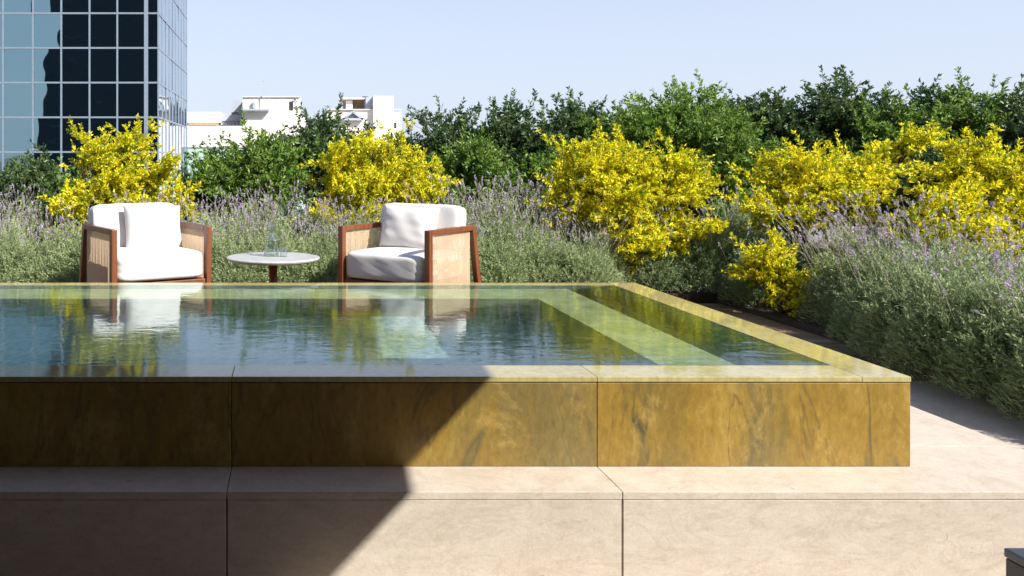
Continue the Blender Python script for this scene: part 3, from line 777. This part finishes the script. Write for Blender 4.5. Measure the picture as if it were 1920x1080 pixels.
for j in range(len(rows)-1):
    vis = rows[j+1] > zz(335) and rows[j] < zz(0)
    for i in range(len(fx)-1):
        g = pane((fx[i+1]+.03, 0), (fx[i]-.03, 0), rows[j]+.03, rows[j+1]-.03, (0, -1, 0))
        if vis and i < 6: MB().add(*g).build('window_pane', M['facade'], TW)
        else: rest.add(*g)
    for i in range(9):
        g = pane((0, sy[i]+.03), (0, sy[i+1]-.03), rows[j]+.03, rows[j+1]-.03, (1, 0, 0))
        if vis: MB().add(*g).build('side_window_pane', M['facadeside'], TW)
        else: rest2.add(*g)
o = rest.build('upper_window_panes', M['facade'], TW); o['kind'] = 'stuff'
o = rest2.build('upper_side_panes', M['facadeside'], TW); o['kind'] = 'stuff'
gm = MB()
for i, x in enumerate(fx):
    wd = .10 if i == 1 else (.04 if i else .04)
    gm.box(x-wd, x+wd if i else .03, -.055, -.002, 0, TOP)
for z in rows: gm.box(-XW, .028, -.045, -.004, z-.045, z+.045)
gm.build('front_mullions', M['mullion'], TW)
gm = MB()
for yy in sy[1:]: gm.box(.002, .04, yy-.035, yy+.035, 0, TOP)
for z in rows: gm.box(.004, .032, 0, YD, z-.045, z+.045)
gm.build('side_mullions', M['mullion'], TW)

# a dark block behind the camera: what the tower mirrors
MB().box(ex(yb)+.02, 14, -1.5, -1.3, H+.001, 4.9).build('sky_blocking_wall', M['plaster'], rf)  # unseen wall added to block more sky from behind
db = thing('dark_office_block', 'dark office block standing behind the viewer and mirrored in the glass tower', 'building', (0, -60, -25))
MB().box(-43.5, 26, -20, 0, 0, 78).build('block', M['darkb'], db)
bw = MB()
for k in range(34):
    bw.box(-43, 25.5, .002, .06, k*2.25+1.2, k*2.25+1.32)
bw.build('floor_bands', M['dkwin'], db)

# ------------------------------------------------------------ white buildings beyond the hedge
def bbox(px0, px1, py0, py1, D, depth, name, m, parent, off=None):
    a = at(px0, py0, D); b = at(px1, py1, D)
    return MB().box(a.x-off[0], b.x-off[0], D-off[1], D-off[1]+depth, b.z-off[2], a.z-off[2]).build(name, m, parent)
D = 70.0; p = at(460, 0, D); of = (p.x, D, -25.)
wb = thing('white_building', 'stepped white building with a rooftop aerial right of the glass tower', 'building', of)
B = lambda x0, x1, y0, y1, dd, dep, nm, m: bbox(x0, x1, y0, y1, D+dd, dep, nm, m, wb, of)
B(455, 563, 182, 900, 0, 9, 'upper_block', M['white'])
B(352, 454.5, 236, 900, 0, 10, 'low_wing', M['white'])
B(340, 414, 210, 230, 2, 6, 'roof_room', M['cream'])
B(352, 408, 230.5, 235, .8, 8, 'tan_ledge', M['tan'])  # tan strip below the roof room
B(434, 455, 187, 213, 3, 3, 'plant_room', M['bluegrey'])
B(563.5, 573, 219, 900, .5, 8, 'side_block', M['white'])
B(452, 506, 204, 207, -.6, .5, 'pipe_tray', M['bluegrey'])
B(543, 550, 190, 206, -.06, .055, 'window', M['dkwin'])
B(474, 479, 190, 203, -.3, .25, 'vent', M['bluegrey'])
B(533, 547, 254, 282, -.07, .065, 'door', M['tan'])
B(530, 551, 250, 253.5, -.8, .79, 'door_canopy', M['cream'])
B(455, 563, 180.6, 182, -.15, 9.3, 'parapet', M['white'])
rr = random.Random(3); jk = MB()
for i in range(16):
    px = 404+i*3.1; hgt_ = rr.uniform(6, 20)
    a = at(px, 236, D+3); b = at(px+rr.uniform(-6, 8), 236-hgt_, D+3)
    jk.bar((a.x-of[0], 3, a.z-of[2]), (b.x-of[0], 3.2, b.z-of[2]), .22, .22)
a = at(402, 222, D+3); b = at(452, 221, D+3); jk.bar((a.x-of[0], 3, a.z-of[2]), (b.x-of[0], 3, b.z-of[2]), .3, .5)
a = at(420, 213, D+3); jk.box(a.x-of[0]-.8, a.x-of[0]+1.2, 3, 4, a.z-of[2]-.9, a.z-of[2]+.1)
jk.build('rooftop_frames', M['bluegrey'], wb)
ae = MB(); a = at(495, 204, D); b = at(495, 150, D)
ae.bar((a.x-of[0], -.35, a.z-of[2]), (b.x-of[0], -.35, b.z-of[2]), .07, .07)
for py, wpx in ((153, 12), (160, 8), (166, 11), (172, 6)):
    q = at(495, py, D); ae.bar((q.x-of[0]-wpx*s_*1.5/2, -.35, q.z-of[2]), (q.x-of[0]+wpx*s_*1.5/2, -.35, q.z-of[2]), .05, .05)
ae.build('aerial', M['bluegrey'], wb)

D = 85.0; p = at(690, 0, D); of2 = (p.x, D, -25.)
gb = thing('gabled_building', 'white building with a small pediment and rooftop rooms left of the hedge', 'building', of2)
B2 = lambda x0, x1, y0, y1, dd, dep, nm, m: bbox(x0, x1, y0, y1, D+dd, dep, nm, m, gb, of2)
B2(613, 699.5, 206, 900, 0, 10, 'lower_block', M['cream'])
B2(700, 738, 180, 900, -.5, 9, 'tall_block', M['white'])
B2(738.5, 752, 210, 900, 0, 9, 'side_block', M['white'])
B2(686, 699.5, 182, 205.5, .2, 5, 'stair_head', M['bluegrey'])
B2(646, 685.5, 186, 205.5, 2.5, 3, 'roof_shelter_wall', M['tan'])
B2(649, 661, 188, 205.5, 1.6, .8, 'roof_cabin', M['cream'])
B2(644, 686, 183, 186, 1.2, 5, 'shelter_roof', M['cream'])
B2(739, 743.5, 230, 240, -.06, .055, 'window', M['dkwin'])
B2(612, 753, 204.5, 205.8, -.2, .19, 'cornice', M['white'])
a = at(642, 224, D); b = at(661, 209.5, D); c = at(680, 224, D)
pd = MB()
for u, v in ((a, b), (b, c), (a, c)): pd.bar((u.x-of2[0], -.3, u.z-of2[2]), (v.x-of2[0], -.3, v.z-of2[2]), .5, .22)
pd.build('pediment', M['bluegrey'], gb)
q = at(687, 179, D); MB().lathe([(.01, -.4), (.25, -.3), (.35, 0), (.01, .05)], 10, (q.x-of2[0], 1.5, q.z-of2[2])).build('roof_lamp', M['grey'], gb)
B2(628, 634, 232, 246, -.06, .055, 'window', M['dkwin'])
B2(655, 667, 214.5, 222, -.08, .075, 'window', M['bluegrey'])
